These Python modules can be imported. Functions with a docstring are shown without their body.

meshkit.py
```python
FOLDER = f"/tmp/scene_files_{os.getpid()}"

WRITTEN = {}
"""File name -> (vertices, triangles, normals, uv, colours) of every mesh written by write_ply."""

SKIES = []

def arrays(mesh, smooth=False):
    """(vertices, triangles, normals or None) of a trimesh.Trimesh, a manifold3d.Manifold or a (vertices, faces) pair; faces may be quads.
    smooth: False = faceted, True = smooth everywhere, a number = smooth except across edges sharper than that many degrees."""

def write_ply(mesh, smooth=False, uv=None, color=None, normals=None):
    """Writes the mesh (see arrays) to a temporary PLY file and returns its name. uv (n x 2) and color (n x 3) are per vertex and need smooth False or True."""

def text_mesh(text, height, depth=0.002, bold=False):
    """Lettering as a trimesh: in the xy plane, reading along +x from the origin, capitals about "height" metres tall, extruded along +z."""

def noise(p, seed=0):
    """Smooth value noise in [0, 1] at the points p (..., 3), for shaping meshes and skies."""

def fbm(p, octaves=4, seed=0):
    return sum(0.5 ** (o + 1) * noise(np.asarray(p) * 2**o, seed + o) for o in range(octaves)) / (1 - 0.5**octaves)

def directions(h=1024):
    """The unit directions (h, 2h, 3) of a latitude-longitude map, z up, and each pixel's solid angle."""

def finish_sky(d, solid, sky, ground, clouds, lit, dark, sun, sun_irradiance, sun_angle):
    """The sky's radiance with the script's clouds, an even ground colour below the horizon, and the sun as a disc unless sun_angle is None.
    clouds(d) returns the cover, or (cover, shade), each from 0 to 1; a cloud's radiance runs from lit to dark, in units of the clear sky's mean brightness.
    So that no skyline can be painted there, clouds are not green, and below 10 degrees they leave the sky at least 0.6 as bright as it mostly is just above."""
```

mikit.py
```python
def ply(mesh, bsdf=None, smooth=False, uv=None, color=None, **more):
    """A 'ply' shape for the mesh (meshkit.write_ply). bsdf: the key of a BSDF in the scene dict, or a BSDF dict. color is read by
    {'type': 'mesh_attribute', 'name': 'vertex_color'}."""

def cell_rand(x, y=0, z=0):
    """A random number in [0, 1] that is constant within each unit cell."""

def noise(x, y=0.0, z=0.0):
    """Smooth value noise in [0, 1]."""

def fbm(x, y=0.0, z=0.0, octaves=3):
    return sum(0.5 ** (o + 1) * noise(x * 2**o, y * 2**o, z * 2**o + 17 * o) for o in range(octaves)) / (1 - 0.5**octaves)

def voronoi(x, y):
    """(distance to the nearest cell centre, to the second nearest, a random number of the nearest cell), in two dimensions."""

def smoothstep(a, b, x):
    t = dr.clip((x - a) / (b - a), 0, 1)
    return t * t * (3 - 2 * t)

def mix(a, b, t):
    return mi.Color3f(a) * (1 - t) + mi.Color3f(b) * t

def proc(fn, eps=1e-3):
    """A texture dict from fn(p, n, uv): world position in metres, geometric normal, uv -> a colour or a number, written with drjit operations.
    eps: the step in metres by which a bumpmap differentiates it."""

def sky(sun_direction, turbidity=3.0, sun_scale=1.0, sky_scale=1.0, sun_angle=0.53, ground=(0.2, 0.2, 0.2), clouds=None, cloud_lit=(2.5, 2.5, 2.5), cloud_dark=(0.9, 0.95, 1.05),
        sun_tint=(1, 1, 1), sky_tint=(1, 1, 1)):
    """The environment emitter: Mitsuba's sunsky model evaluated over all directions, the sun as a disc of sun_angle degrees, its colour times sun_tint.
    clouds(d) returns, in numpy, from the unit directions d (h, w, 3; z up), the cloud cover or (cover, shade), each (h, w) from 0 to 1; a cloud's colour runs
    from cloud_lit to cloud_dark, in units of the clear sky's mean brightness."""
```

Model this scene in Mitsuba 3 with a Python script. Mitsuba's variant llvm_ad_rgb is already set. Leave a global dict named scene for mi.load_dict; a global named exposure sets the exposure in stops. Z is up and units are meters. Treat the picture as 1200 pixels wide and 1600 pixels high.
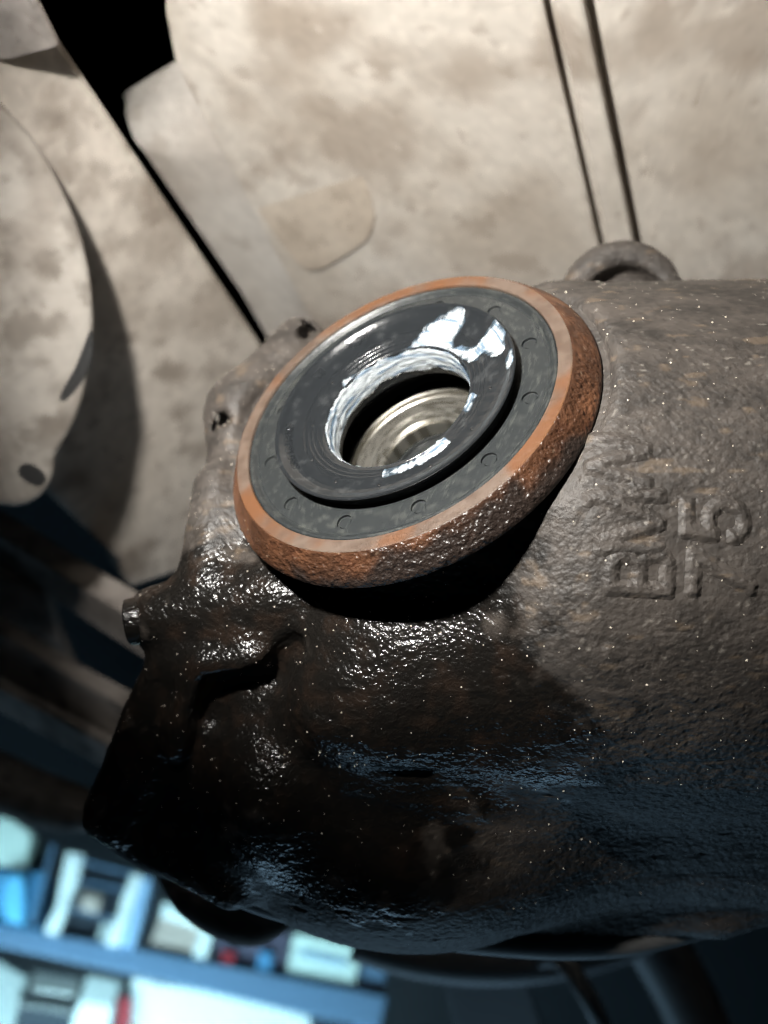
import math
import numpy as np, trimesh, drjit as dr, mitsuba as mi, manifold3d as m3, mikit, meshkit
from shapely.geometry import Polygon, Point
from shapely import contains_xy
from scipy.spatial import cKDTree

# ------------------------------------------------------------------ frame
# Shapes are modelled in millimetres in a survey frame S (x right, y up, z back towards the eye) and set into the world (z up, metres) by one
# rigid motion: the output flange of the differential stands at the world's origin and its axis is level.
FPX = 1290.0
N = np.array([-0.42196, 0.58550, 0.69220]); N /= np.linalg.norm(N)          # flange axis in S
UPW = np.array([0.218, 0.807, 0.0]); UPW[2] = -(N[0] * UPW[0] + N[1] * UPW[1]) / N[2]; UPW /= np.linalg.norm(UPW)
FWD = np.array([0, 0, -1.0]); FWD -= FWD @ UPW * UPW; FWD /= np.linalg.norm(FWD)
R = np.stack([np.cross(FWD, UPW), FWD, UPW])                                 # S -> world rotation
C0 = np.array([(613.1 - 600) / FPX * 233.6, (800 - 625.6) / FPX * 233.6, -233.6])
U = np.cross([0, 1, 0], N); U /= np.linalg.norm(U); V = np.cross(N, U)

def W(p): return (np.asarray(p, float) - C0) @ R.T * 1e-3
def P(px, py, d): return np.array([(px - 600) / FPX * d, (800 - py) / FPX * d, -float(d)])
def FL(x, y, z): return C0 + np.multiply.outer(x, U) + np.multiply.outer(y, V) + np.multiply.outer(z, N)   # flange frame -> S

scene, labels = {"type": "scene"}, {}
EYE = W([0, 0, 0])
LAMP_AT = np.array([-95.0, 135.0, -30.0])
exposure = 0.72
scene["camera"] = {
    "type": "thinlens", "fov": 2 * math.degrees(math.atan(600 / FPX)), "fov_axis": "x", "aperture_radius": 0.0021, "focus_distance": 0.212,
    "near_clip": 0.005, "far_clip": 50.0,
    "to_world": mi.ScalarTransform4f().look_at(origin=EYE.tolist(), target=W([0, 0, -100]).tolist(), up=(R @ [0, 1, 0]).tolist()),
    "film": {"type": "hdrfilm", "width": 768, "height": 1024}, "sampler": {"type": "independent", "sample_count": 64}}
LAMP_POWER, DOOR_POWER, BENCH_POWER = 1130.0, 0.75, 19.0

# ------------------------------------------------------------------ materials
noise, fbm, mix, sstep, vor = mikit.noise, mikit.fbm, mikit.mix, mikit.smoothstep, mikit.voronoi
def rgb(*c): return {"type": "rgb", "value": list(c)}
def mat(key, color, rough=0.5, spec=0.5, metal=0.0, bump=None, scale=0.0, eps=1e-4, **more):
    b = {"type": "principled", "base_color": rgb(*color) if isinstance(color, tuple) else mikit.proc(color),
         "roughness": rough if isinstance(rough, float) else mikit.proc(rough), "specular": spec, "metallic": metal, **more}
    if bump: b = {"type": "bumpmap", "bump": mikit.proc(bump, eps=eps), "scale": scale, "bsdf": b}
    scene[key] = {"type": "twosided", "bsdf": b}

VC = {"type": "mesh_attribute", "name": "vertex_color"}
def smat(key, rough, spec=0.5, metal=0.0, bump=None, scale=0.0, **more):          # base colour from the surface's own vertex colours
    b = {"type": "principled", "base_color": VC, "roughness": rough if isinstance(rough, float) else mikit.proc(rough), "specular": spec, "metallic": metal, **more}
    if bump: b = {"type": "bumpmap", "bump": mikit.proc(bump, eps=1.2e-4), "scale": scale, "bsdf": b}
    scene[key] = {"type": "twosided", "bsdf": b}
def nf(v, sx, sy=None, sz=None, o=4, seed=0):
    return meshkit.fbm(np.asarray(v) / np.array([sx, sy or sx, sz or sx]) + 100.0, o, seed)
def ns(v, s, seed=0): return meshkit.noise(np.asarray(v) / s + 100.0, seed)
def st(a, b, x): t = np.clip((x - a) / (b - a), 0, 1); return t * t * (3 - 2 * t)
def mx(a, b, t): return np.asarray(a) * (1 - t[:, None]) + np.asarray(b) * t[:, None]
def mm(p): return p.x * 1000, p.y * 1000, p.z * 1000

# casting: dry cast iron with stains, soaked in oil below and to the left of the flange
OIL = [(P(620, 1060, 232), 46), (P(360, 1080, 240), 46), (P(420, 960, 240), 24), (P(520, 1240, 226), 40), (P(770, 1120, 220), 24), (P(600, 930, 220), 34), (P(260, 1260, 256), 34)]
def oil(v):
    e = np.max([(r - np.linalg.norm(v - c, axis=1)) / 10 for c, r in OIL], axis=0)
    return st(-0.8, 0.8, e + 7.0 * (nf(v, 7, o=7, seed=4) - 0.5))
def cast_color(v):
    dry = mx((0.033, 0.0285, 0.025), (0.074, 0.0625, 0.054), st(0.3, 0.7, nf(v, 16, 7, 12, 5) * 0.6 + nf(v, 2.2, 1.3, 2.2, 3, 7) * 0.4))
    dry = mx(dry, (0.15, 0.11, 0.075), st(0.62, 0.72, nf(v, 6, 2.5, 6, 4, 40)) * 0.5)
    dry = mx(dry, (0.26, 0.235, 0.205), st(0.84, 0.93, ns(v, 0.9, 3)) * 0.5)
    wet = mx((0.009, 0.008, 0.007), (0.020, 0.0135, 0.010), st(0.45, 0.8, nf(v, 5, o=5, seed=11)))
    return mx(dry, wet, oil(v))
OILW = [(W(c), r * 1e-3) for c, r in OIL]
def cast_rough(p, n, uv):
    e = mi.Float(-9.0)
    for c, r in OILW: e = dr.maximum(e, (r - dr.norm(p - mi.Point3f(*c.tolist()))) * 100)
    x, y, z = mm(p)
    return dr.lerp(0.60, 0.2, sstep(-0.4, 0.4, e + 2.4 * (noise(x / 5, y / 5, z / 5) - 0.5)))
def grain(p, n, uv):
    x, y, z = mm(p)
    return fbm(x / 1.1, y / 1.1, z / 1.1, 3)
smat("cast_iron", cast_rough, 0.55, bump=grain, scale=0.00048)
def flc(v):
    q = np.asarray(v) - C0; return q @ U, q @ V, q @ N
def rust_color(v):                                                              # rust, with grease caked on the lower right of the bevel
    a, b, c = flc(v)
    k = (a * 0.55 - b * 0.83) / 57
    wet = st(-0.15, 0.15, (k - 0.80) + 0.04 * (-c - 4) + 0.8 * (nf(v, 7, o=5, seed=2) - 0.5))
    r = mx((0.062, 0.028, 0.015), (0.125, 0.055, 0.028), st(0.35, 0.65, nf(v, 9, o=5)))
    r = mx(r, (0.055, 0.022, 0.012), st(0.58, 0.72, nf(v, 3, o=3, seed=9)) * 0.6)
    r = mx(r, (0.3, 0.22, 0.16), st(0.86, 0.95, ns(v, 0.6, 5)) * 0.5)
    return mx(r, (0.024, 0.017, 0.014), wet)
smat("rust", 0.34, 0.5, bump=grain, scale=0.0009)
def face_color(v):
    r = mx((0.09, 0.061, 0.045), (0.125, 0.09, 0.069), st(0.35, 0.65, nf(v, 5)))
    r = mx(r, (0.12, 0.07, 0.042), st(0.62, 0.75, nf(v, 1.5, o=3, seed=6)) * 0.5)
    return mx(r, (0.135, 0.058, 0.025), st(0.47, 0.62, nf(v, 22, o=4, seed=3)))
def fine(p, n, uv):
    x, y, z = mm(p)
    return fbm(x / 1.6, y / 1.6, z / 1.6, 3)
smat("rust_face", 0.5, 0.4, bump=fine, scale=0.0003)
def rubber_color(v):
    a, b, c = flc(v); th, r = np.arctan2(b, a), np.hypot(a, b)
    q = np.stack([th * 9, r / 0.6, 0 * r], -1)
    s = st(0.58, 0.72, nf(np.stack([a, b * 2, c], -1), 5, seed=3)) * 0.2 + st(0.64, 0.74, meshkit.fbm(q + 50, 3, 2)) * 0.35 + st(0.62, 0.7, nf(v, 1.3, o=3, seed=8)) * 0.2
    return mx((0.024, 0.027, 0.028), (0.085, 0.088, 0.08), s)
smat("rubber", 0.36, 0.5, bump=fine, scale=0.00012)
def lip_color(v):
    return mx((0.017, 0.019, 0.021), (0.055, 0.058, 0.06), st(0.6, 0.74, nf(v, 3, seed=12)) * 0.45)
smat("lip_rubber", 0.17, 0.55, bump=fine, scale=0.0001)
def grease_color(v):
    a, b, c = flc(v); th, r = np.arctan2(b, a), np.hypot(a, b)
    col = mx((0.52, 0.56, 0.58), (0.13, 0.19, 0.26), st(0.47, 0.66, meshkit.fbm(np.stack([th * 3.2, r / 0.9, c], -1) + 60, 4, 1)))
    if len(v) < 20000 and FILM:
        e = FILM[-1][1][FILM[-1][0].query(v)[1]]
        col = mx((0.03, 0.045, 0.06), col, st(-1.0, 0.5, e))
    return col
smat("white_grease", 0.25, 0.5, bump=fine, scale=0.0005)
def steel_color(v):
    a, b, c = flc(v); th, r = np.arctan2(b, a), np.hypot(a, b)
    return mx((0.50, 0.475, 0.42), (0.22, 0.205, 0.17), st(0.4, 0.7, meshkit.fbm(np.stack([th * 5, r * 2.2, 0 * r], -1) + 30, 4, 1)))
smat("race_steel", 0.28, 0.5, metal=0.85)
mat("oily_black", (0.012, 0.012, 0.012), 0.35)
mat("oily_brown", (0.030, 0.022, 0.013), 0.3, bump=grain, scale=0.0006)
mat("hub_grey", (0.022, 0.024, 0.024), 0.3, 0.5)

DUST = {}
def dusty(key, light, dark, spot, scale, seed=0):
    def color(v):
        c = mx(dark, light, st(0.33, 0.58, nf(v, scale, o=5, seed=seed)))
        c = mx(c, spot, st(0.5, 0.72, nf(v, scale / 2.0, o=6, seed=seed + 5)) * 0.75)
        c = mx(c, spot, st(0.66, 0.86, nf(v, 5, o=3, seed=seed)) * 0.6)
        c = c * (0.82 + 0.36 * nf(v, 3.5, o=3, seed=seed + 2))[:, None]
        c = mx(c, spot, st(0.62, 0.70, nf(v, 11, o=6, seed=seed + 9)) * 0.55)                 # smaller grease and dirt spots
        return mx(c, np.array(light) * 1.25, st(0.85, 0.95, ns(v, 2.6, seed + 1)) * 0.3)
    DUST[key] = color
dusty("floor_dust", (0.47, 0.43, 0.38), (0.37, 0.325, 0.275), (0.255, 0.21, 0.17), 60)
dusty("pad_dust", (0.40, 0.345, 0.285), (0.33, 0.275, 0.22), (0.25, 0.205, 0.16), 50, 7)
dusty("channel_dust", (0.42, 0.39, 0.355), (0.36, 0.325, 0.29), (0.29, 0.255, 0.22), 70, 3)
dusty("beam_dust", (0.44, 0.395, 0.345), (0.30, 0.26, 0.22), (0.19, 0.155, 0.125), 32, 11)
dusty("bracket_dust", (0.30, 0.275, 0.245), (0.215, 0.19, 0.165), (0.12, 0.10, 0.082), 22, 19)
dusty("arm_dust", (0.38, 0.34, 0.31), (0.22, 0.195, 0.175), (0.10, 0.085, 0.075), 24, 23)
dusty("flat_iron", (0.07, 0.072, 0.075), (0.045, 0.047, 0.05), (0.012, 0.012, 0.012), 6, 37)
dusty("cover_paint", (0.27, 0.275, 0.275), (0.21, 0.215, 0.215), (0.13, 0.13, 0.13), 18, 31)
smat("dust", 0.75, 0.3); smat("satin", 0.5, 0.4)
SKIN = {k: "dust" for k in DUST} | {"cover_paint": "satin", "flat_iron": "satin"}
COLOR = {"cast_iron": cast_color, "rust": rust_color, "rust_face": face_color, "rubber": rubber_color, "lip_rubber": lip_color, "white_grease": grease_color, "race_steel": steel_color, **DUST}
mat("bare_black", (0.03, 0.03, 0.03), 0.85, 0.1)
for k, c in dict(rack_blue=(0.10, 0.17, 0.27), box_mint=(0.62, 0.72, 0.66), box_white=(0.78, 0.82, 0.8), card=(0.45, 0.36, 0.31), box_plum=(0.09, 0.08, 0.12), bin_dark=(0.02, 0.025, 0.035), bin_blue=(0.08, 0.25, 0.45),
                 red_paint=(0.35, 0.03, 0.04), bottle_blue=(0.15, 0.5, 0.8), rack_pale=(0.3, 0.45, 0.65), tool_grey=(0.32, 0.35, 0.34), wall_grey=(0.035, 0.04, 0.05), concrete=(0.22, 0.22, 0.21), dark_metal=(0.30, 0.31, 0.32)).items(): mat(k, c, 0.45)
mat("chrome", (0.7, 0.7, 0.68), 0.25, 0.5, metal=0.9)
mat("lamp_case", (0.05, 0.05, 0.05), 0.5)

# ------------------------------------------------------------------ helpers
def put(key, mesh, bsdf, smooth=False, label=None, cat=None, group=None, kind=None, frame="S", **more):
    n, k = key, 0
    while n in scene: k += 1; n = f"{key}_{k:03d}"
    v, f, _ = meshkit.arrays(mesh)
    if bsdf in COLOR:
        if smooth and smooth is not True:
            sm = trimesh.graph.smooth_shade(trimesh.Trimesh(v, f, process=False), angle=math.radians(smooth), facet_minarea=None); v, f, smooth = np.array(sm.vertices), np.array(sm.faces), True
        more["color"] = np.clip(COLOR[bsdf](v), 0, 1); bsdf = SKIN.get(bsdf, bsdf)
    m = trimesh.Trimesh(W(v) if frame == "S" else v, f, process=False)
    scene[n] = mikit.ply(m, bsdf, smooth=smooth, **more)
    note(n, label, cat, group, kind)
    return n
def note(n, label=None, cat=None, group=None, kind=None):
    d = {a: b for a, b in (("label", label), ("category", cat), ("group", group), ("kind", kind)) if b}
    if d: labels[n] = d
def lathe(profile, seg=256, fine=None):                                     # profile of (r, z) in the flange frame; fine: resampled to that many mm
    pr = np.array(profile, float)
    if fine:
        pr = np.vstack([np.linspace(a, b, max(1, int(math.hypot(*(b - a)) / fine)), endpoint=False) for a, b in zip(pr[:-1], pr[1:])] + [pr[-1:]])
        seg = int(2 * math.pi * pr[:, 0].max() / fine / 2)
    t = np.linspace(0, 2 * np.pi, seg, endpoint=False)
    pts = FL((pr[:, 0][:, None] * np.cos(t)).ravel(), (pr[:, 0][:, None] * np.sin(t)).ravel(), np.repeat(pr[:, 1], seg))
    i = np.arange(len(pr) - 1)[:, None] * seg; j = np.arange(seg)[None]; k = (j + 1) % seg
    q = np.stack([i + j, i + k, i + seg + k, i + seg + j], -1).reshape(-1, 4)
    return pts, q[:, ::-1]
def onplane(px, py, p0, n):
    d = np.stack([(np.asarray(px, float) - 600) / FPX, (800 - np.asarray(py, float)) / FPX, -np.ones(np.shape(px))], -1)
    return d * ((np.asarray(p0) @ n) / (d @ n))[..., None]
def chaikin(poly, k=2):
    q = np.array(poly, float)
    for _ in range(k):
        a, b = q, np.roll(q, -1, 0)
        q = np.stack([0.75 * a + 0.25 * b, 0.25 * a + 0.75 * b], 1).reshape(-1, 2)
    return q
def basis(n, toward=True):
    n = np.array(n, float); n /= np.linalg.norm(n)
    a = np.cross([0, 1.0, 0.1], n); a /= np.linalg.norm(a)
    return a, np.cross(n, a), n
def plate(outline, p0, n, thick, bevel=1.0, rnd=0, fine=0):
    """A plate of real thickness: its front face lies in the plane (p0, n) with the surveyed outline, its body runs back along -n."""
    a, b, n = basis(n)
    if rnd: outline = chaikin(outline, rnd)
    o = np.array(outline, float)
    q = onplane(o[:, 0], o[:, 1], p0, n) - p0
    poly = Polygon(np.stack([q @ a, q @ b], -1)).buffer(0)
    inner = poly.buffer(-bevel, join_style=1)
    if inner.geom_type != "Polygon": inner = max(inner.geoms, key=lambda g: g.area)
    m = m3.Manifold.extrude(m3.CrossSection([np.array(inner.simplify(0.05).exterior.coords)[:-1]], m3.FillRule.EvenOdd), max(thick - 2 * bevel, 0.05)).translate((0, 0, bevel))
    m = m.minkowski_sum(m3.Manifold.sphere(bevel, 12))                      # rounded edges all round
    if fine: m = m.refine_to_length(fine)
    g = m.to_mesh(); v = g.vert_properties[:, :3].astype(float)
    return p0 + v[:, :1] * a + v[:, 1:2] * b + (v[:, 2:3] - thick) * n, np.array(g.tri_verts)
AXIS = 'axis'
def tube(pts, radius, seg=20, up=None, flat=1.0, caps=True, samples=None):
    pts = np.array(pts, float)
    if samples:
        from scipy.interpolate import CubicSpline
        t = np.r_[0, np.cumsum(np.linalg.norm(np.diff(pts, axis=0), axis=1))]
        s = np.linspace(0, t[-1], samples); pts = CubicSpline(t, pts)(s)
        if np.ndim(radius): radius = np.interp(s, t, radius)
    r = np.broadcast_to(radius, len(pts))
    d = np.gradient(pts, axis=0) if up is not AXIS else np.broadcast_to(pts[2] - pts[0], pts.shape); d = d / np.linalg.norm(d, axis=1, keepdims=True)
    ref = np.array(up if up is not None and up is not AXIS else [0.1, 0.2, 1.0], float)
    a = np.cross(d, ref); a /= np.linalg.norm(a, axis=1, keepdims=True); b = np.cross(a, d)
    t = np.linspace(0, 2 * np.pi, seg, endpoint=False)
    ring = pts[:, None] + r[:, None, None] * (np.cos(t)[None, :, None] * a[:, None] + flat * np.sin(t)[None, :, None] * b[:, None])
    v = ring.reshape(-1, 3); n = len(pts)
    i = np.arange(n - 1)[:, None] * seg; j = np.arange(seg)[None]; k = (j + 1) % seg
    q = np.stack([i + j, i + k, i + seg + k, i + seg + j], -1).reshape(-1, 4)
    f = np.vstack([q[:, [0, 1, 2]], q[:, [0, 2, 3]]])
    if caps:
        v = np.vstack([v, pts[:1], pts[-1:]]); e = (n - 1) * seg; j = np.arange(seg); k = (j + 1) % seg
        f = np.vstack([f, np.stack([k, j, np.full(seg, n * seg)], -1), np.stack([e + j, e + k, np.full(seg, n * seg + 1)], -1)])
    return v, f
def rbox(size, r=2.0):
    s = np.array(size) / 2 - r
    b = m3.Manifold.sphere(r, 12)
    return m3.Manifold.batch_hull([b.translate((sx * s[0], sy * s[1], sz * s[2])) for sx in (-1, 1) for sy in (-1, 1) for sz in (-1, 1)])

# ------------------------------------------------------------------ lights
def disc(c, n, r, seg=48):
    a, b, n = basis(n); t = np.linspace(0, 2 * np.pi, seg, endpoint=False)
    v = np.vstack([c, c + r * (np.cos(t)[:, None] * a + np.sin(t)[:, None] * b)])
    j = np.arange(seg)
    return v, np.stack([np.zeros(seg, int), 1 + j, 1 + (j + 1) % seg], -1)
aim = np.array([32.0, 88.0, -300.0]) - LAMP_AT; aim /= np.linalg.norm(aim)
LR = 11.0
put("work_lamp__lens", disc(LAMP_AT + aim * 1.5, aim, LR), "lamp_case", emitter={"type": "area", "radiance": rgb(1.0 * LAMP_POWER, 0.97 * LAMP_POWER, 0.915 * LAMP_POWER)})
t_ = [LAMP_AT + aim * k for k in (0.5, 0.0, 62.0, 62.0, -3.0, -20.0, -60.0)]
put("work_lamp__housing", tube(t_, [0.5, 39, 41, 43, 40, 18, 16], 48, up=AXIS), "lamp_case", smooth=40)
note("work_lamp", "small hand-held work lamp lighting the flange from the upper left", "work lamp")
def panel_light(key, c, target, size, power, tint, label, cat):
    c = np.array(c, float); n = np.array(target, float) - c; n /= np.linalg.norm(n)
    a, b = np.cross([0, 0, 1.0], n), None
    a /= np.linalg.norm(a); b = np.cross(n, a)
    v = np.array([c + sx * a * size[0] / 2 + sy * b * size[1] / 2 for sx, sy in ((-1, -1), (1, -1), (1, 1), (-1, 1))])
    put(key, (v, np.array([[0, 1, 2], [0, 2, 3]])), "lamp_case", frame="W", emitter={"type": "area", "radiance": rgb(*[t * power for t in tint])})
    note(key, label, cat)
panel_light("bench_light", (-0.3, 1.55, -0.6), (-0.2, 2.1, -0.05), (1.2, 0.2), BENCH_POWER, (0.50, 0.86, 1.0), "cool white lamp below the frame lighting the workshop shelf", "bench lamp")
panel_light("doorway", (0.5, 1.6, -1.3), (0, 0, 0), (1.6, 1.0), DOOR_POWER, (0.42, 0.72, 1.0), "cool daylight opening low in the workshop below the frame", "doorway")

# ------------------------------------------------------------------ the casting
def surface_nets(F, origin, h):
    s = F < 0
    nx, ny, nz = F.shape
    cnt = np.zeros((nx - 1, ny - 1, nz - 1), np.int8); acc = np.zeros((nx - 1, ny - 1, nz - 1, 3), np.float32)
    cor = [(i, j, k) for i in (0, 1) for j in (0, 1) for k in (0, 1)]
    sl = lambda c: tuple(slice(c[a], F.shape[a] - 1 + c[a]) for a in range(3))
    for a in cor:
        for ax in range(3):
            if a[ax] == 0:
                b = list(a); b[ax] = 1
                fa, fb = F[sl(a)], F[sl(b)]
                x = (fa < 0) != (fb < 0)
                t = np.where(x, fa / np.where(x, fa - fb, 1), 0)
                cnt += x
                for d in range(3): acc[..., d] += np.where(x, a[d] + (t if d == ax else 0), 0)
    on = cnt > 0
    idx = np.full(on.shape, -1, np.int64); idx[on] = np.arange(on.sum())
    cell = np.argwhere(on)
    v = origin + h * (cell + acc[on] / cnt[on][:, None])
    faces = []
    for ax in range(3):
        b, c = (ax + 1) % 3, (ax + 2) % 3
        lo = [slice(None)] * 3; hi = [slice(None)] * 3; lo[ax] = slice(0, -1); hi[ax] = slice(1, None)
        for q in (b, c): lo[q] = hi[q] = slice(1, -1)
        x = s[tuple(lo)] != s[tuple(hi)]
        g = np.argwhere(x); g[:, b] += 1; g[:, c] += 1
        inside = s[tuple(g.T)]
        def at(db, dc):
            e = g.copy(); e[:, b] += db; e[:, c] += dc
            return idx[tuple(e.T)]
        q = np.stack([at(-1, -1), at(0, -1), at(0, 0), at(-1, 0)], -1)
        q[~inside] = q[~inside][:, ::-1]
        faces.append(q)
    q = np.vstack(faces)
    return v, np.vstack([q[:, [0, 1, 2]], q[:, [0, 2, 3]]])
H = 1.6
lo, hi = np.array([-92.0, -166.0, -380.0]), np.array([150.0, 100.0, -182.0])
ax_ = [np.arange(lo[k], hi[k], H, dtype=np.float32) for k in range(3)]
G = np.stack(np.meshgrid(*ax_, indexing="ij"), -1)
def ln(v): return np.sqrt((v * v).sum(-1))
def smin(a, b, k): h = np.clip(0.5 + 0.5 * (b - a) / k, 0, 1); return b + (a - b) * h - k * h * (1 - h)
def smax(a, b, k): return -smin(-a, -b, k)
def f32(v): return np.asarray(v, np.float32)
def s_sphere(c, r): return ln(G - f32(c)) - r
def s_ell(c, r, rot=None):
    q = G - f32(c)
    if rot is not None: q = q @ f32(rot).T
    r = f32(r); k = ln(q / r)
    return k * (k - 1) / np.maximum(ln(q / r ** 2), 1e-6)
def s_caps(a, b, ra, rb=None):
    a, b = f32(a), f32(b); d = b - a
    t = np.clip(((G - a) @ d) / (d @ d), 0, 1)
    return ln(G - a - t[..., None] * d) - (ra if rb is None else ra + (rb - ra) * t)
def s_cyl(c, n, r, z0, z1, rd=2.0):                                         # cylinder along n from z0 to z1, rounded
    n = f32(n / np.linalg.norm(n)); q = G - f32(c); z = q @ n
    rad = ln(q - z[..., None] * n)
    dx = rad - (r - rd); dz = np.abs(z - (z0 + z1) / 2) - ((z1 - z0) / 2 - rd)
    return np.minimum(np.maximum(dx, dz), 0) + np.sqrt(np.maximum(dx, 0) ** 2 + np.maximum(dz, 0) ** 2) - rd
def rotm(xa, ya):
    xa = np.array(xa, float); xa /= np.linalg.norm(xa); z = np.cross(xa, ya); z /= np.linalg.norm(z)
    return np.stack([xa, np.cross(z, xa), z])
def s_box(c, half, rot, rd=4.0):
    q = np.abs((G - f32(c)) @ f32(rot).T) - (f32(half) - rd)
    return np.minimum(q.max(-1), 0) + ln(np.maximum(q, 0)) - rd

# the barrel towards the nose, with the blunt end beside the flange
BC = np.array([0, -12.5, -286.5])
F = s_cyl(BC, np.array([1.0, 0.0, 0.02]), 89.0, 28.0, 220.0, 30.0)
F = smin(F, s_cyl(np.array([0, -48.0, -318.0]), np.array([1.0, 0.0, 0.0]), 84.0, 30.0, 220.0, 24.0), 14)
F = smin(F, s_ell(P(655, 985, 308), (67, 62, 93)), 26)                      # core behind the flange
F = smin(F, s_sphere(P(620, 760, 345), 70), 20)
F = smin(F, s_cyl(C0, N, 48.0, -70.0, -8.0, 2.0), 12)                         # neck of the flange
F = smin(F, s_ell(P(640, 1215, 315), (80, 50, 84)), 20)
F = smin(F, s_cyl(np.array([0, -75.0, -322.0]), np.array([1.0, 0.0, 0.0]), 74.0, 20.0, 220.0, 30.0), 14)                      # belly
F = smin(F, s_box(P(362, 1156, 276), (30, 38, 30), rotm([0.89, -0.42, 0.1], [0.25, 0.95, 0.1]), 7), 8)   # left mounting block
F = smin(F, s_box(P(250, 1148, 266), (8, 29, 20), rotm([0.89, -0.42, 0.1], [0.30, 0.95, 0.1]), 4), 5)     # its raised edge
F = smin(F, s_ell(P(440, 1215, 256), (21, 26, 26)), 12)                      # rounded mound beside the pocket
F = smin(F, s_caps(P(250, 965, 250), P(445, 935, 246), 10.0, 12.5), 6)       # bolt boss running left
F = smin(F, s_caps(P(300, 1030, 248), P(390, 1010, 244), 9, 10), 6)
F = smin(F, s_caps(P(445, 950, 250), P(395, 790, 268), 14, 13), 8)          # web up the left of the flange
F = smin(F, s_caps(P(390, 790, 272), P(392, 650, 285), 15, 14), 8)
F = smin(F, s_caps(P(392, 650, 285), P(470, 540, 300), 14, 10), 8)
F = smin(F, s_sphere(P(655, 452, 300), 8.5), 5)
F = smin(F, s_caps(P(352, 770, 264), P(332, 905, 252), 10.0, 11.0), 6)
F = smin(F, s_caps(P(314, 1036, 239), P(274, 1165, 244), 3.6, 4.2), 3)         # upright rib on the block
F = smin(F, s_caps(P(322, 1036, 238), P(428, 1032, 235), 3.6, 4.2), 3)         # brow over the pocket
F = smin(F, s_caps(P(860, 1434, 282), P(1110, 1410, 287), 8.0, 8.0), 12)      # skirt over the rear cover
F = smin(F, s_caps(P(1110, 1410, 287), P(1420, 1343, 289), 8.0, 8.0), 12)
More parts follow.
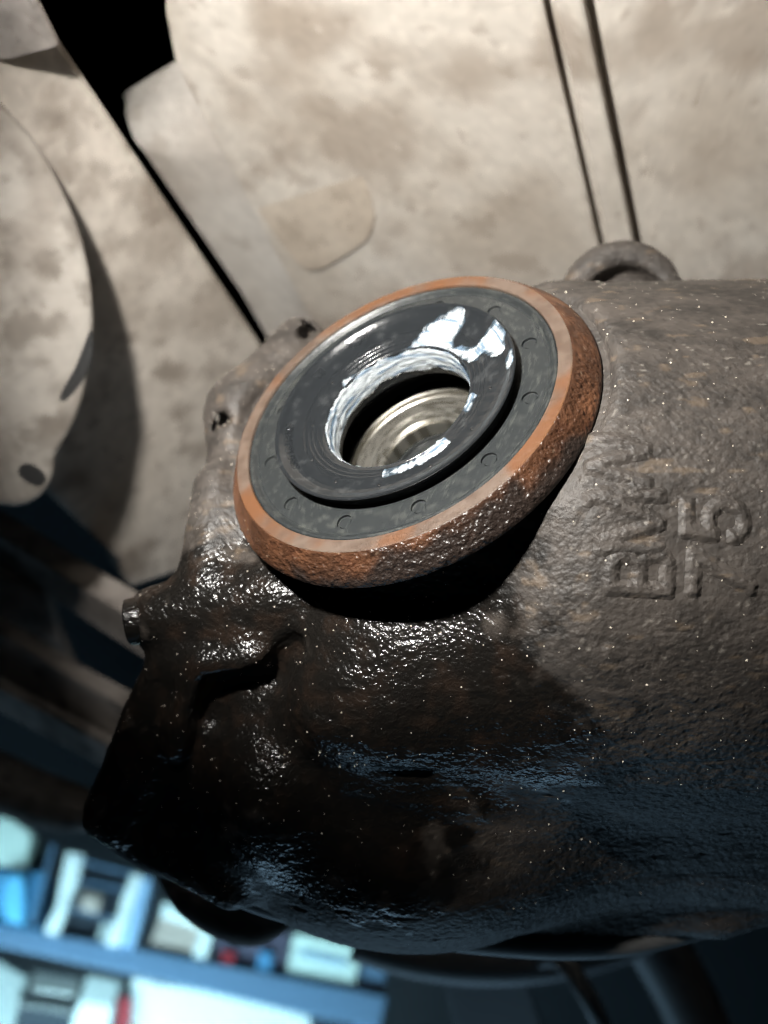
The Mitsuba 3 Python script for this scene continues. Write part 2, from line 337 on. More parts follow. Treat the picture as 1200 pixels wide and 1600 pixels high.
# the swelling below the flange, cut off underneath in two sloping flat steps
F = smin(F, s_ell(P(590, 1100, 238), (24, 15, 19)), 10)
F = smin(F, s_box(P(592, 1128, 238), (19, 11, 14), rotm([1, -0.10, 0.05], [-0.1, 0.74, -0.66]), 3), 5)
F = smin(F, s_box(P(640, 1222, 247), (21, 11, 15), rotm([1, -0.18, 0.05], [-0.1, 0.72, -0.68]), 3), 5)
F = smax(F, -s_caps(P(520, 1207, 222), P(665, 1210, 224), 1.6), 1.5)
# ear on top with its dished eye
EAR = P(970, 474, 284); EN = np.array([-0.08, -0.05, 1.0])
F = smin(F, s_cyl(EAR, EN, 21.0, -16.0, 6.0, 5.0), 4)
F = smax(F, -s_cyl(EAR + np.array([0.5, -3.0, 0]), EN, 14.5, -2.0, 26.0, 4.0), 3)
# cuts: seat of the ring, bore, pocket and small holes
F = smax(F, -s_cyl(C0, N, 60.5, -8.0, 70.0, 2.0), 3)
F = np.maximum(F, -s_cyl(C0, N, 45.0, -50.0, 20.0, 2.0))
F = smax(F, -s_caps(P(330, 1122, 241), P(338, 1100, 240), 5.5), 2)
F = smax(F, -s_caps(P(342, 1074, 239), P(420, 1064, 236), 5.0), 2)
F = smax(F, -s_caps(P(418, 1058, 236), P(462, 1012, 234), 4.2, 2.5), 5)
F = smax(F, -s_caps(P(350, 657, 270), P(340, 652, 290), 2.4), 1)
F = smax(F, -s_caps(P(476, 522, 286), P(476, 520, 300), 2.6), 1)
F = np.maximum(F, G[..., 0] - 140)
v, f = surface_nets(F, lo, H)
body = trimesh.Trimesh(v, f, process=False)
body = max(body.split(only_watertight=False), key=lambda m: len(m.faces)) if body.body_count > 1 else body
trimesh.smoothing.filter_taubin(body, iterations=4)
body = body.subdivide()
trimesh.smoothing.filter_taubin(body, iterations=6)
smoothbody = body.copy()
def roughen(v, n, k=1.0):
    s = np.array([1.6, 0.8, 1.2])
    d = 1.5 * (meshkit.fbm(v / (14 * s), 3, 1) - 0.5) + 0.36 * (meshkit.fbm(v / (3.6 * s), 3, 5) - 0.5) + 0.36 * (meshkit.fbm(v / 1.5, 2, 9) - 0.5)
    d -= 0.45 * np.clip((meshkit.noise(v / (3.0 * s), 21) - 0.80) / 0.2, 0, 1)
    return v + n * (k * d)[:, None]
bv_ = roughen(np.array(body.vertices), np.array(body.vertex_normals))
fa, fb, fc = (bv_ - C0) @ U, (bv_ - C0) @ V, (bv_ - C0) @ N
over = (np.hypot(fa, fb) < 59.5) & (fc > -8.6)
bv_[over] -= (fc[over] + 8.6)[:, None] * N
body.vertices = bv_
e_ = body.vertices[body.faces]                                               # drop stray slivers left by the cuts
body.update_faces(np.max([np.linalg.norm(e_[:, i] - e_[:, i - 1], axis=1) for i in range(3)], axis=0) < 3.2)
del F, G
put("differential__casting", body, "cast_iron", smooth=True)
note("differential", "oily cast iron differential housing with a rusty round flange facing the camera", "differential")

# raised cast lettering on the barrel: each letter its own relief, laid on the casting
tree = cKDTree(smoothbody.vertices)
def surf(px, py):
    d = np.array([(px - 600) / FPX, (800 - py) / FPX, -1.0])
    loc, _, tri = smoothbody.ray.intersects_location([[0, 0, 0.0]], [d], multiple_hits=True)
    i = np.argmax(loc[:, 2]); return loc[i]
def letter(ch, at, height, lead, h=0.85):
    g = meshkit.text_mesh(ch, height, 0.002 * 1000, bold=True)
    b0, b1 = g.bounds; sec = g.section([0, 0, 1], [0, 0, 1.0])
    p2, tr = sec.to_2D(); sh = None
    for q in p2.polygons_full: sh = q if sh is None else sh.union(q)
    from shapely import affinity
    sh = affinity.translate(affinity.affine_transform(sh, [tr[0, 0], tr[0, 1], tr[1, 0], tr[1, 1], tr[0, 3], tr[1, 3]]), -(b0[0] + b1[0]) / 2, -(b0[1] + b1[1]) / 2)
    st = 0.3; x = np.arange(-height * 0.75, height * 0.75, st); X, Y = np.meshgrid(x, x, indexing="ij")
    from shapely import distance, points
    o = np.array(at); nn = smoothbody.vertex_normals[tree.query(o)[1]]
    a = lead - (lead @ nn) * nn; a /= np.linalg.norm(a); b = np.cross(nn, a)
    pt = points(X.ravel(), Y.ravel()); dd = distance(sh.boundary, pt) * np.where(contains_xy(sh, X.ravel(), Y.ravel()), 1, -1)
    hgt = h * np.clip((dd + 0.9) / 1.6, -0.6, 1)
    q = o + X.ravel()[:, None] * a + Y.ravel()[:, None] * b
    w, i = tree.query(q, k=4); ww = 1 / (w + 0.05); ww /= ww.sum(1, keepdims=True)
    nv = (smoothbody.vertex_normals[i] * ww[..., None]).sum(1); nv /= ln(nv)[:, None]
    pv = (smoothbody.vertices[i] * ww[..., None]).sum(1)
    q = q - (((q - pv) * nv).sum(1))[:, None] * nv
    q = roughen(q, nv) + nv * (hgt - 0.05)[:, None]
    k = len(x); ii = np.arange(k * k).reshape(k, k)
    quad = np.stack([ii[:-1, :-1], ii[1:, :-1], ii[1:, 1:], ii[:-1, 1:]], -1).reshape(-1, 4)
    keep = (dd[quad] > -1.0).any(1)
    m = trimesh.Trimesh(q, np.vstack([quad[keep][:, [0, 1, 2]], quad[keep][:, [0, 2, 3]]]), process=False); m.remove_unreferenced_vertices()
    return m
LEAD = np.array([0.05, 1.0, 0.0])
for ch, px, py, hh in (("B", 1000, 893, 15), ("M", 985, 815, 15), ("W", 965, 728, 15), ("7", 1128, 898, 15), ("5", 1118, 812, 15)):
    try: put("differential__cast_letter", letter(ch, surf(px, py), hh, LEAD), "cast_iron", smooth=True, label=f"raised cast {'numeral' if ch in '75' else 'letter'} {ch} on the housing")
    except Exception as e: print("letter", ch, e)
# grit stuck on the dry part of the casting
rng = np.random.default_rng(5)
vv, nn = np.array(body.vertices), np.array(body.vertex_normals)
sel = np.where((nn @ np.array([-0.3, 0.5, 0.8]) > 0.2) & (vv[:, 2] > -330))[0]
pick = rng.choice(sel, 1700, replace=False)
ico = trimesh.creation.icosphere(0, 1.0); gv, gf = [], []
for k, i in enumerate(pick):
    s = 0.10 + 0.22 * rng.random() ** 3
    gv.append(vv[i] + nn[i] * s * 0.4 + ico.vertices * s * (0.7 + 0.6 * rng.random((12, 1)))); gf.append(ico.faces + 12 * k)
mat("grit", (0.62, 0.55, 0.47), 0.5)
put("differential__grit", (np.vstack(gv), np.vstack(gf)), "grit", kind="stuff")

# rear cover: pale lip along the bottom
ledge = [P(x, y, d) for x, y, d in ((168, 1300, 272), (215, 1335, 272), (300, 1368, 272), (420, 1412, 275), (560, 1440, 279), (700, 1456, 282), (860, 1464, 284), (990, 1458, 286), (1110, 1432, 286), (1250, 1396, 286), (1400, 1366, 286))]
put("differential__rear_cover", tube([q * k_ for q, k_ in zip(ledge, (0.945, 0.945, 0.945, 0.955, 0.965, 0.965, 0.97, 0.99, 1.01, 1.03, 1.04))], [2.5, 2.5, 2.8, 3.2, 3.8, 4.6, 5.6, 5.6, 5.0, 4.6, 4.6], 28, up=[0, 1, 0.15], flat=1.35, samples=90), "cover_paint", smooth=True, label="smooth grey lip of the rear cover along the bottom of the housing")
bl = [P(200, 972, 247), P(262, 962, 249)]
bd = bl[1] - bl[0]; bd /= np.linalg.norm(bd)
put("differential__boss_end", tube([bl[0] - bd * 0.6, bl[0], bl[0] + bd * 7, bl[0] + bd * 7.1, bl[0] + bd * 14], [5.9, 6.9, 7.3, 7.3, 7.3], 60), "cast_iron", smooth=40, label="round oily end of the boss at the left")

def grainy(profile, fine):
    v, q = lathe(profile, fine=fine)
    a, b, c = flc(v); r = np.hypot(a, b)
    n = ((a / r)[:, None] * U + (b / r)[:, None] * V) * 0.8 + 0.6 * N
    k = 0.9 * (meshkit.fbm(v / 0.95, 2, 14) - 0.5) + 0.8 * (meshkit.fbm(v / 5, 3, 15) - 0.5)
    return v + n * (k * st(51.4, 53, r) * 0.24)[:, None], q
# machined ring of the flange
put("differential__ring__bevel", grainy([(51.45, -0.15), (51.75, -0.35), (54.5, -3.5), (56.6, -6.2), (57.1, -7.2), (57.15, -7.9), (56.6, -8.6), (46, -9.2)], 0.42), "rust", smooth=35, label="rusty bevelled outer edge of the flange, black with oil at lower right")
put("differential__ring", lathe([(47.5, -9), (47.5, -0.35), (47.75, 0), (51.2, 0), (51.45, -0.15)], fine=0.35), "rust_face", smooth=30, label="tan rusted front face of the flange")
put("differential__bore", lathe([(47.5, -9), (44, -9), (40, -10), (34, -16), (31.5, -20), (31.5, -44), (0.01, -44.2)], 128), "oily_black", smooth=30)
race = [(26.5, -27), (26.5, -22.8), (25.9, -22.0), (24.6, -21.6), (24.0, -21.9), (23.6, -23.2), (22.9, -23.6), (22.4, -23.0), (18.3, -23.4), (17.4, -24.3), (15.4, -24.6), (14.6, -25.2), (14.2, -26.2), (14.2, -31)]
put("differential__bearing_race", lathe(race, fine=0.35), "race_steel", smooth=25, label="worn bright steel bearing race deep inside the bore")
put("differential__gear_hub", lathe([(14.0, -36), (14.0, -30.5), (13.4, -30), (12.4, -30), (12.2, -30.8), (6, -31), (0.01, -31)], 96), "hub_grey", smooth=25)

# ------------------------------------------------------------------ shaft seal
note("shaft_seal", "black rubber shaft seal smeared with white grease, pressed into the rusty flange", "oil seal")
put("shaft_seal__outer_bead", lathe([(47.42, -4), (47.42, -0.9), (47.1, -0.55), (46.5, -0.5), (45.9, -0.9), (45.4, -1.6), (45.0, -1.75), (44.7, -1.75), (44.6, -2.4)], fine=0.4), "rubber", smooth=35)
SEAT = -1.8
dots = [(541, 817), (656, 795), (765, 720), (827, 625), (824, 543), (770, 490), (458, 790), (424, 724)]
def pix2fl(px, py, z):
    q = onplane(px, py, C0 + N * z, N) - C0
    return q @ U, q @ V
ang = sorted(math.atan2(*pix2fl(x, y, SEAT)[::-1]) for x, y in dots)
rad_ = np.mean([math.hypot(*pix2fl(x, y, SEAT)) for x, y in dots])
step = 2 * math.pi / 12
base = np.angle(np.mean(np.exp(1j * 12 * np.array(ang)))) / 12
seat = m3.Manifold.cylinder(6, 44.68, 44.68, 240).translate((0, 0, SEAT - 6)) - m3.Manifold.cylinder(8, 30, 30, 128).translate((0, 0, SEAT - 7))
for k in range(12):
    a = base + k * step
    c = np.array([rad_ * math.cos(a), rad_ * math.sin(a)])
    cut = m3.Manifold.cylinder(3, 2.15, 2.3, 40).translate((c[0], c[1], SEAT - 0.7))
    seat = seat - cut
seat = seat.refine_to_length(1.2); g = seat.to_mesh(); sv = g.vert_properties[:, :3].astype(float)
put("shaft_seal__outer_case", (FL(sv[:, 0], sv[:, 1], sv[:, 2]), np.array(g.tri_verts)), "rubber", smooth=25)
btn = m3.Manifold.cylinder(0.6, 1.8, 1.62, 40)
for k in range(12):
    a = base + k * step
    b = btn.translate((rad_ * math.cos(a) + 0.32, rad_ * math.sin(a) - 0.32, SEAT - 0.7)).to_mesh(); bv = b.vert_properties[:, :3].astype(float)
    put("shaft_seal__button", (FL(bv[:, 0], bv[:, 1], bv[:, 2]), np.array(b.tri_verts)), "rubber", smooth=25)
LIPP = [(35.2, -3), (35.6, -0.4), (36.3, 1.2), (36.85, 2.0), (36.95, 2.35), (36.75, 2.6), (36.3, 2.6), (35.7, 2.4), (34.6, 1.5), (33.4, 0.8), (31.8, 0.3), (30.0, 0.05), (28.7, -0.1), (28.5, -0.35), (28.1, -0.45), (27.5, -0.56), (27.3, -0.46), (27.1, -0.64), (26.2, -0.82), (26.0, -0.72), (25.8, -0.9), (24.6, -1.13), (24.4, -1.03), (24.2, -1.2), (23.6, -1.3), (22.9, -1.55), (22.55, -2.0),
        (22.45, -2.8), (21.9, -5.5), (21.7, -9.0), (22.2, -12.0), (30, -13)]
put("shaft_seal__dust_lip", lathe(LIPP, fine=0.4), "lip_rubber", smooth=35, label="raised black dust lip of the seal around the hole")
lipr, lipz = np.array(LIPP[6:28])[:, 0][::-1], np.array(LIPP[6:28])[:, 1][::-1]
def lipheight(r): return np.interp(r, lipr, lipz)
# moulded lettering and pin holes on the dust lip
def lip_text(txt, px, py, h, outward):
    a0, b0 = pix2fl(px, py, 0.8); r0 = math.hypot(a0, b0); t0 = math.atan2(b0, a0)
    g = meshkit.text_mesh(txt, h, 0.4); g = g.subdivide_to_size(1.0)
    v = np.array(g.vertices); v[:, 0] -= g.bounds[:, 0].mean(); v[:, 1] -= h / 2
    s = 1 if outward else -1
    th = t0 - s * v[:, 0] / r0; r = r0 + s * v[:, 1]
    return FL(r * np.cos(th), r * np.sin(th), lipheight(r) + 0.38 * v[:, 2] / 0.4 - 0.18), np.array(g.faces)
for txt, px, py, out in (("ACM", 560, 533, False), ("RECHTS/LINKS", 452, 700, False), ("B1", 499, 585, False), ("MR M", 700, 500, False)):
    put("shaft_seal__moulded_text", lip_text(txt, px, py, 2.3 if txt != "RECHTS/LINKS" else 2.0, out), "lip_rubber", label=None)
for px, py in ((518, 597), (487, 663), (487, 718), (525, 754), (593, 760), (673, 730), (738, 672), (766, 607)):
    a, b = pix2fl(px, py, -0.2); r = math.hypot(a, b)
    b_ = m3.Manifold.sphere(0.45, 12).to_mesh(); q = b_.vert_properties[:, :3].astype(float) * [1, 1, 0.45] + [a, b, lipheight(r)]
    put("shaft_seal__pin_mark", (FL(q[:, 0], q[:, 1], q[:, 2]), np.array(b_.tri_verts)), "oily_black", smooth=True)
# grease: a ragged coat on the wall of the hole, and smears dragged over the lip
def sheet(Pt, thick, nrm, keep):
    """A closed skin over a grid Pt (i, j, 3): thickness thick along nrm, only where keep."""
    k, l = Pt.shape[:2]; ii = np.arange(k * l).reshape(k, l)
    q = np.stack([ii[:-1, :-1], ii[1:, :-1], ii[1:, 1:], ii[:-1, 1:]], -1).reshape(-1, 4)
    q = q[keep.ravel()[q].all(1)]
    m = trimesh.Trimesh((Pt + nrm * thick[..., None]).reshape(-1, 3), np.vstack([q[:, [0, 1, 2]], q[:, [0, 2, 3]]]), process=False); m.remove_unreferenced_vertices()
    return m
pf = np.array(LIPP[24:32])
seglen = np.r_[0, np.cumsum(np.linalg.norm(np.diff(pf, axis=0), axis=1))]
th, s = np.meshgrid(np.linspace(0, 2 * np.pi, 900), np.linspace(0, seglen[-1], 90), indexing="ij")
rr, zz = np.interp(s, seglen, pf[:, 0]), np.interp(s, seglen, pf[:, 1])
ca, sa = np.cos(th), np.sin(th)
nz_ = np.interp(s, seglen, np.clip(1 - seglen / 2.6, 0, 1))
nr_ = -np.sqrt(1 - nz_ ** 2)
q3 = np.stack([ca * 8, sa * 8, s / 1.2], -1)
edge_hi = 9.0 + 1.8 * (meshkit.fbm(np.stack([ca * 5, sa * 5, 0 * s], -1), 4, 3) - 0.5) * 2
low_ = pix2fl(720, 660, 0.0); low_ = np.array(low_) / np.hypot(*low_)
edge_lo = 1.4 + 2.2 * st(0.05, 0.6, (ca * low_[0] + sa * low_[1]).ravel()).reshape(ca.shape) + 1.1 * (meshkit.fbm(np.stack([ca * 6, sa * 6, 0 * s + 4], -1), 4, 8) - 0.5) * 2
tk = 0.12 + 0.55 * meshkit.fbm(np.stack([ca * 6, sa * 6, s / 0.9], -1), 4, 4)
tk *= np.clip((edge_hi - s) / 0.6, 0, 1) ** 0.5 * np.clip((s - edge_lo) / 0.5, 0, 1) ** 0.5
keep = (s < edge_hi) & (s > edge_lo)
nrmS = np.multiply.outer(nr_ * ca, U) + np.multiply.outer(nr_ * sa, V) + np.multiply.outer(nz_, N)
put("shaft_seal__grease", sheet(FL(rr * ca, rr * sa, zz), tk, nrmS, keep), "white_grease", smooth=True, label="white grease coating the wall of the hole")
FILM = []                                                                      # where the smears thin out to a film the dark rubber shows through
def smear(poly, rag, dens, seed, t0=0.35, stretch=(1.5, 1.5)):
    q = np.array([pix2fl(x, y, 0.0) for x, y in poly]); pl = Polygon(q).buffer(0)
    x0, y0, x1, y1 = pl.bounds
    x, y = np.meshgrid(np.arange(x0 - 2, x1 + 2, 0.16), np.arange(y0 - 2, y1 + 2, 0.16), indexing="ij")
    from shapely import distance, points
    dd = distance(pl.boundary, points(x.ravel(), y.ravel())).reshape(x.shape) * np.where(contains_xy(pl, x.ravel(), y.ravel()).reshape(x.shape), 1, -1)
    r, t = np.hypot(x, y), np.arctan2(y, x)
    nz = meshkit.fbm(np.stack([x / stretch[0], y / stretch[1], 0 * x + seed], -1), 4, seed)
    streak = meshkit.fbm(np.stack([t * 26, r / 7, 0 * x], -1), 3, seed + 3)
    e = dd + rag * (nz - 0.5) * 2 + rag * 1.5 * (streak - 0.5) + dens
    tk = t0 * np.clip(e / 1.0, 0, 1) ** 0.6 * (0.3 + 1.3 * nz)
    keep = (e > -1.1) & (r < 36.5) & (r > 22.7)
    m = sheet(FL(x, y, lipheight(r) + 0.03), tk, np.broadcast_to(N, x.shape + (3,)), keep)
    FILM.append((cKDTree(FL(x, y, lipheight(r)).reshape(-1, 3)), (e + 2.2 * (streak - 0.5)).ravel()))
    return m
for i, (poly, rag, dens) in enumerate([
    ([(600, 560), (640, 538), (672, 508), (690, 500), (722, 492), (724, 507), (705, 525), (700, 537), (668, 542), (625, 558), (602, 568)], 0.9, 0.0),
    ([(690, 538), (740, 545), (768, 520), (780, 513), (790, 535), (785, 552), (770, 552), (752, 548), (740, 556), (700, 545)], 0.8, 0.0),
    ([(537, 592), (560, 578), (592, 566), (600, 560), (620, 556), (600, 570), (560, 588), (545, 602), (540, 600)], 0.35, 0.1),
    ([(600, 735), (640, 722), (662, 705), (690, 685), (695, 692), (680, 708), (655, 722), (620, 736), (606, 740)], 0.8, 0.0),
    ([(798, 566), (803, 560), (805, 568), (799, 578)], 0.3, 0.1),
    ([(733, 612), (738, 616), (733, 622), (728, 636), (725, 634)], 0.4, 0.0)]):
    put("shaft_seal__grease_smear", smear(poly, rag, dens, 30 + i), "white_grease", smooth=True)

# ------------------------------------------------------------------ underbody
def plane3(a, b, c):
    n = np.cross(np.subtract(b, a), np.subtract(c, a)); n /= np.linalg.norm(n)
    return np.array(a), n if n[2] > 0 else -n
note("underbody", "dusty beige underside of a car floor with a raised strip between two grooves", "car floor")
PN = -UPW                                                                    # the floor pan is level and faces down
PH = UPW * 300.0                                                             # 0.3 m above the eye
def strip(poly, off=0.0, thick=3.0, bevel=0.8, rnd=0): return plate(poly, PH - UPW * off, PN, thick, bevel, rnd, 2.6)
put("underbody__floor_panel", strip([(252, -160), (815, -160), (848, 0), (936, 385), (1000, 640), (560, 640), (290, 130), (272, 90), (258, 20)], 0, 3, 1.0), "floor_dust", smooth=30)
put("underbody__floor_panel", strip([(890, -160), (930, 10), (1004, 385), (1060, 640), (1500, 640), (1500, -160)], 0, 3, 1.0), "floor_dust", smooth=30)
put("underbody__raised_strip", strip([(828, -160), (866, 0), (950, 385), (1010, 640), (1046, 640), (991, 385), (911, 0), (880, -160)], 3.0, 8, 1.5), "floor_dust", smooth=30)
put("underbody__inner_skin", strip([(330, -300), (1700, -300), (1700, 700), (620, 700), (420, 330), (350, 160)], -7, 3, 0.5), "floor_dust")
t = np.linspace(0, 1, 120); w = np.linspace(0, 1, 50)                         # the channel beside the beam dives up into the body towards the top left
kt = [0, 0.2, 0.45, 0.7, 1]
Lp = np.stack([np.interp(t, kt, [150, 170, 215, 370, 470]), np.interp(t, kt, [205, 212, 250, 470, 640])], -1)
Rp = np.stack([np.interp(t, kt, [292, 318, 372, 500, 620]), np.interp(t, kt, [120, 175, 282, 486, 640])], -1)
q = Lp[:, None] * (1 - w[:, None]) + Rp[:, None] * w[:, None]
dive = 7.0 + 22.0 * (1 - st(0.0, 0.5, t)) ** 1.5
sh_ = onplane(q[..., 0], q[..., 1], PH, PN); sh_ = sh_ + UPW * dive[:, None, None]
ii = np.arange(120 * 50).reshape(120, 50)
qd = np.stack([ii[:-1, :-1], ii[1:, :-1], ii[1:, 1:], ii[:-1, 1:]], -1).reshape(-1, 4)
top = sh_.reshape(-1, 3); back = top + UPW * 3.0
put("underbody__side_channel", (np.vstack([top, back]), np.vstack([qd, qd[:, ::-1] + 6000])), "channel_dust", smooth=True)
pp = [onplane(x, y, PH, PN) + UPW * o for x, y, o in ((545, 400, -1.5), (455, 410, -1.3), (430, 210, 1.2))]
p0, n0 = plane3(*pp)
put("underbody__sealing_pad", plate([(335, 170), (400, 120), (480, 140), (556, 240), (588, 330), (580, 372), (545, 398), (488, 430), (455, 405), (395, 320), (348, 240)], p0, n0, 3, 0.7, 1, 2.6), "pad_dust", smooth=30, label="brown-stained pad with a curved lower edge on the floor panel")

# left side: subframe beam, round bracket, arms
p0, n0 = plane3(P(55, 0, 278), P(405, 530, 408), P(120, 700, 375))
note("subframe_beam", "dusty grey-beige subframe beam running down behind the flange", "subframe beam")
put("subframe_beam__web", plate([(-200, -200), (-70, -200), (55, 0), (405, 530), (500, 690), (420, 800), (318, 880), (250, 905), (205, 920), (190, 880), (60, 760), (-200, 700)], p0, n0, 26, 3.0, 0, 2.2), "beam_dust", smooth=30)
p0, n0 = plane3(P(-60, 90, 278), P(110, 84, 276), P(40, -40, 250))
put("subframe_beam__overhang", plate([(-200, 100), (20, 96), (92, 76), (60, 10), (20, -140), (-200, -140)], p0, n0, 4, 1.5, 0, 2.2), "arm_dust", smooth=30)
p0, n0 = plane3(P(0, 300, 286), P(140, 480, 306), P(40, 780, 312))
note("round_bracket", "rounded dusty bracket plate with bare dark chips at its edge", "bracket")
put("round_bracket__plate", plate([(-160, 60), (-60, 105), (0, 155), (60, 222), (108, 310), (138, 400), (148, 480), (145, 560), (124, 650), (97, 698), (86, 714), (87, 742), (70, 775), (35, 795), (-10, 790), (-160, 740)], p0, n0, 9, 2.5, 1, 2.0), "bracket_dust", smooth=40)
for poly in ([(145, 508), (146, 560), (128, 600), (100, 630), (90, 622), (118, 575), (134, 530)], [(30, 728), (48, 722), (75, 744), (66, 762), (45, 756), (28, 742)]):
    put("round_bracket__bare_chip", plate(poly, p0 + n0 * 0.25, n0, 0.6, 0.2, 2), "bare_black", smooth=30)
def bar(key, poly, d3, thick, m, bevel=2.0, rnd=0, **k):
    (a, b, c), q = d3, poly
    p0, n0 = plane3(P(*a), P(*b), P(*c))
    put(key, plate(poly, p0, n0, thick, bevel, rnd, 4.0), m, smooth=35, **k)
note("upper_arm", "dim grey suspension arm just below the subframe beam", "suspension arm")
bar("upper_arm__web", [(-120, 770), (20, 850), (120, 915), (240, 985), (330, 1040), (330, 1110), (232, 1035), (70, 930), (-120, 850)], ((0, 840, 420), (240, 1000, 400), (100, 940, 428)), 14, "arm_dust")
bar("upper_arm__gusset", [(-120, 850), (68, 928), (95, 1010), (118, 1066), (-120, 950)], ((-100, 880, 440), (68, 930, 432), (110, 1060, 460)), 8, "arm_dust")
note("lower_arm", "brown-stained suspension arm with a bluish lower face", "suspension arm")
bar("lower_arm__web", [(-120, 930), (0, 990), (118, 1062), (300, 1160), (300, 1220), (180, 1168), (60, 1105), (-120, 1010)], ((0, 1000, 430), (190, 1120, 410), (60, 1090, 440)), 10, "arm_dust")
bar("lower_arm__flange", [(-120, 1014), (0, 1075), (180, 1170), (300, 1230), (300, 1262), (160, 1200), (0, 1115), (-120, 1060)], ((0, 1078, 432), (180, 1172, 412), (0, 1115, 452)), 6, "arm_dust")
note("round_link", "rounded grey link end above the shelf at the lower left", "suspension link")
put("round_link__rod", tube([P(-150, 1150, 520), P(0, 1222, 520), P(110, 1262, 515), P(165, 1270, 510)], [16, 17, 15, 10], 28, samples=40), "arm_dust", smooth=True)

# bottom right: exhaust parts behind the housing
put("mount_bush", tube([P(262, 1352, 330), P(300, 1392, 326), P(345, 1420, 324), P(400, 1440, 324), P(450, 1428, 330)], [5, 9, 10, 9, 4], 28, samples=40), "arm_dust", smooth=True, label="rough brown knuckle behind the lower left corner of the housing", cat="mount bush")
note("exhaust_pipe", "blue-grey exhaust pipe crossing below the housing lip", "exhaust pipe")
put("exhaust_pipe", tube([P(560, 1455, 520), P(700, 1490, 520), P(860, 1488, 540), P(1000, 1450, 580)], 17, 32, samples=60), "dark_metal", smooth=True)
labels["exhaust_pipe"] = {"label": "blue-grey exhaust pipe crossing just below the grey lip of the housing", "category": "exhaust pipe"}
put("brake_hose", tube([P(840, 1500, 480), P(885, 1508, 470), P(905, 1535, 465), P(930, 1580, 465), P(960, 1660, 470)], 5.5, 18, samples=60), "dark_metal", smooth=True, label="thin bent hose hanging at the bottom edge, right of centre", cat="hose")
put("damper", tube([P(985, 1420, 600), P(1040, 1500, 600), P(1110, 1650, 600)], 22, 32, samples=20), "dark_metal", smooth=True, label="dim blue-grey tube slanting at the bottom right", cat="damper tube")
bar("heat_shield", [(690, 1520), (815, 1500), (860, 1640), (720, 1640)], ((690, 1520, 560), (815, 1500, 560), (860, 1640, 590)), 3, "dark_metal", label="flat dark plate hanging below the exhaust pipe", cat="heat shield")

# ------------------------------------------------------------------ workshop
def S_(w): return R.T @ (np.asarray(w, float) * 1e3) + C0
NB = R.T @ np.array([0, -1.0, 0])                                             # the shelf faces the car
def upright(key, zoom, m, y=2.1, depth=60.0, bevel=4.0, **k):
    """a box, bin or board standing on the rack at the distance y: its surveyed front outline and its real depth"""
    o = [(a * 0.53333, 1250 + b * 0.53333) for a, b in zoom]
    put(key, plate(o, S_([0, y, 0]), NB, depth, bevel), m, smooth=35, **k)
note("shelf_rack", "blue steel workshop shelf at the lower left", "shelf")
upright("shelf_rack__front_beam", [(-80, 357), (-20, 365), (430, 440), (850, 520), (1060, 560), (1135, 576), (1112, 672), (900, 632), (380, 510), (-80, 412)], "rack_blue", 2.1, 30)
upright("shelf_rack__end_post", [(1066, 420), (1138, 420), (1112, 720), (1040, 720)], "rack_blue", 2.135, 40)
upright("shelf_rack__wire", [(150, 130), (160, 130), (97, 372), (87, 370)], "rack_blue", 2.06, 8, 1.0)
upright("shelf_rack__wire", [(225, 234), (365, 260), (363, 266), (223, 240)], "rack_blue", 2.06, 8, 1.0)
upright("shelf_rack__wire", [(190, 310), (345, 350), (343, 356), (188, 316)], "rack_blue", 2.06, 8, 1.0)
upright("shelf_rack__wire", [(225, 172), (390, 214), (388, 220), (223, 178)], "rack_blue", 2.06, 8, 1.0)
upright("parts_box", [(-60, 45), (25, 52), (92, 95), (75, 196), (-60, 180)], "box_mint", 2.13, 200, label="pale green box at the left edge above the blue container", cat="box")
upright("blue_container", [(-60, 200), (130, 212), (98, 372), (-60, 350)], "bin_blue", 2.13, 160, label="blue container at the left end of the shelf", cat="container")
upright("spray_bottle", [(20, 225), (60, 215), (70, 255), (68, 362), (10, 350), (8, 260)], "bottle_blue", 2.09, 30, label="bright blue bottle in front of the blue container", cat="bottle")
upright("paper_roll", [(195, 150), (246, 160), (228, 235), (188, 340), (166, 392), (128, 384), (165, 310), (176, 240)], "box_white", 2.08, 30, label="narrow white upright roll, left of the two on the shelf", cat="paper roll", group="white uprights on the shelf")
upright("parts_bin", [(238, 190), (375, 225), (322, 415), (172, 388)], "bin_dark", 2.13, 200, label="dark bin between the two white uprights", cat="bin")
upright("paper_roll", [(386, 212), (418, 222), (347, 427), (308, 420)], "box_white", 2.08, 30, label="slim white upright roll next to the dark bin, right of the two", cat="paper roll", group="white uprights on the shelf")
upright("folder", [(420, 222), (444, 230), (392, 432), (350, 424)], "rack_pale", 2.085, 120, label="pale blue folder leaning on the slim white roll", cat="folder")
upright("cardboard_box", [(478, 318), (630, 362), (592, 474), (430, 442)], "card", 2.12, 160, label="open brown cardboard box on the shelf", cat="box")
upright("paper_sheet", [(478, 296), (525, 318), (638, 350), (600, 476), (560, 468), (590, 380), (470, 340)], "box_white", 2.11, 6, label="white crumpled paper sheet in the cardboard box", cat="paper")
upright("plum_box", [(642, 380), (852, 388), (836, 518), (622, 474)], "box_plum", 2.13, 160, label="dark purple box on the shelf beside the cardboard box", cat="box")
upright("mint_carton", [(862, 392), (1062, 440), (1036, 556), (838, 516)], "box_mint", 2.12, 140, label="pale mint carton at the right end of the shelf", cat="carton")
upright("mint_carton__lid", [(866, 388), (1068, 436), (1062, 458), (860, 410)], "box_mint", 2.112, 150)
upright("white_board", [(388, 518), (480, 540), (650, 566), (905, 634), (935, 800), (370, 800)], "box_white", 2.16, 25, label="large bright white board under the shelf", cat="board")
upright("tool_case", [(256, 512), (354, 532), (332, 602), (232, 588)], "tool_grey", 2.13, 120, label="grey case under the shelf, left of the white board", cat="case")
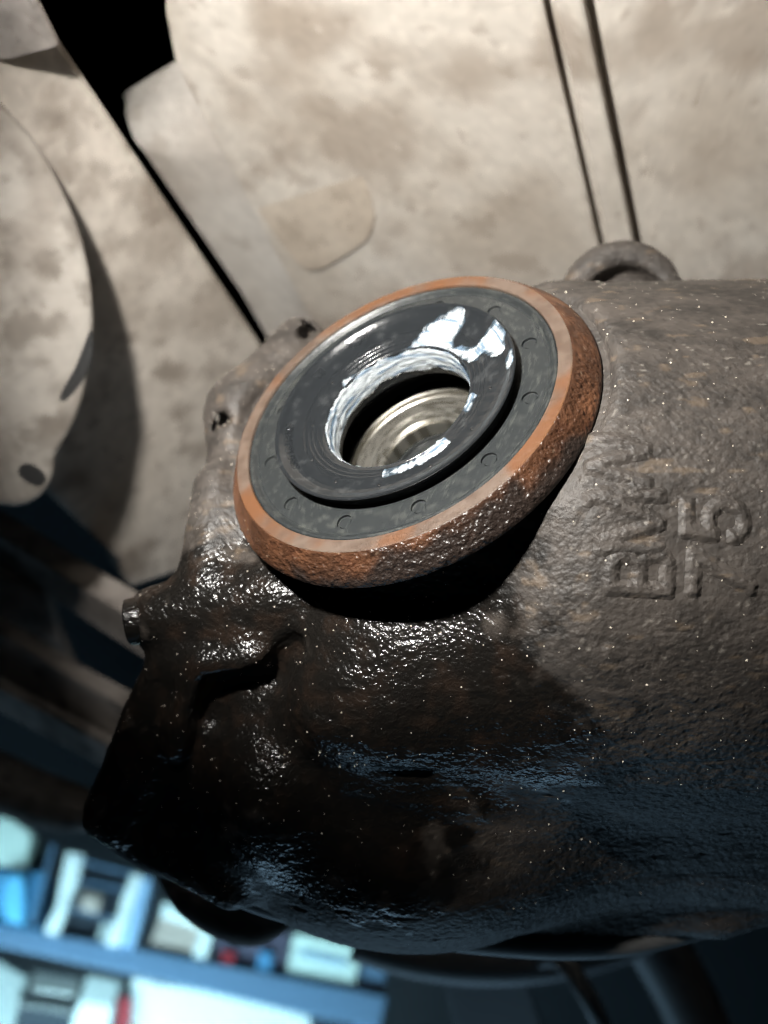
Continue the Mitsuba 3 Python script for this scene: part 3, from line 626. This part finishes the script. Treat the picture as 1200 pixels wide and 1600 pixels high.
upright("white_carton", [(232, 588), (332, 602), (300, 760), (180, 740)], "box_white", 2.13, 120, label="white carton below the grey case", cat="carton")
upright("red_bottle", [(352, 570), (384, 585), (372, 760), (330, 760)], "red_paint", 2.13, 40, label="narrow red bottle beside the white board", cat="bottle")
upright("metal_toolbox", [(96, 500), (238, 524), (220, 578), (90, 560)], "chrome", 2.14, 90, label="shiny metal toolbox under the left part of the shelf", cat="toolbox")
upright("metal_toolbox__drawer", [(60, 575), (216, 590), (196, 700), (40, 690)], "bin_dark", 2.15, 90)
upright("metal_toolbox__handle", [(52, 588), (212, 608), (208, 626), (46, 602)], "chrome", 2.12, 15, 2.0)
upright("grey_cloth", [(-60, 440), (80, 520), (60, 580), (20, 760), (-60, 760)], "tool_grey", 2.16, 40, label="dull grey cloth hanging under the shelf at the left edge", cat="cloth")
for key, zoom, m, y, dp, lab, cat in (
    ("small_carton", [(246, 262), (300, 276), (285, 330), (232, 316)], "card", 2.1, 60, "small brown carton inside the dark bin", "carton"),
    ("drinks_can", [(300, 352), (328, 360), (312, 412), (284, 404)], "tool_grey", 2.09, 40, "small grey can at the foot of the dark bin", "can"),
    ("red_jar", [(655, 440), (690, 448), (680, 484), (645, 478)], "red_paint", 2.11, 40, "small red jar in front of the dark purple box", "jar"),
    ("blue_jar", [(760, 440), (800, 448), (792, 506), (752, 498)], "bin_blue", 2.11, 40, "small blue jar in front of the dark purple box", "jar")):
    upright(key, zoom, m, y, dp, 3.0, label=lab, cat=cat)
upright("mint_carton__label_strip", [(880, 440), (1020, 472), (1016, 486), (876, 454)], "rack_pale", 2.112, 4, 1.0)
def slab(key, lo_, hi_, m, **k):
    b = trimesh.creation.box(extents=np.subtract(hi_, lo_)); b.apply_translation(np.add(lo_, hi_) / 2)
    put(key, b, m, frame="W", **k)
slab("workshop_wall", (-6, 3.4, -1.75), (6, 3.5, 2.2), "wall_grey", kind="structure")
slab("ground", (-12, -8, -1.85), (12, 12, -1.75), "concrete", kind="structure")
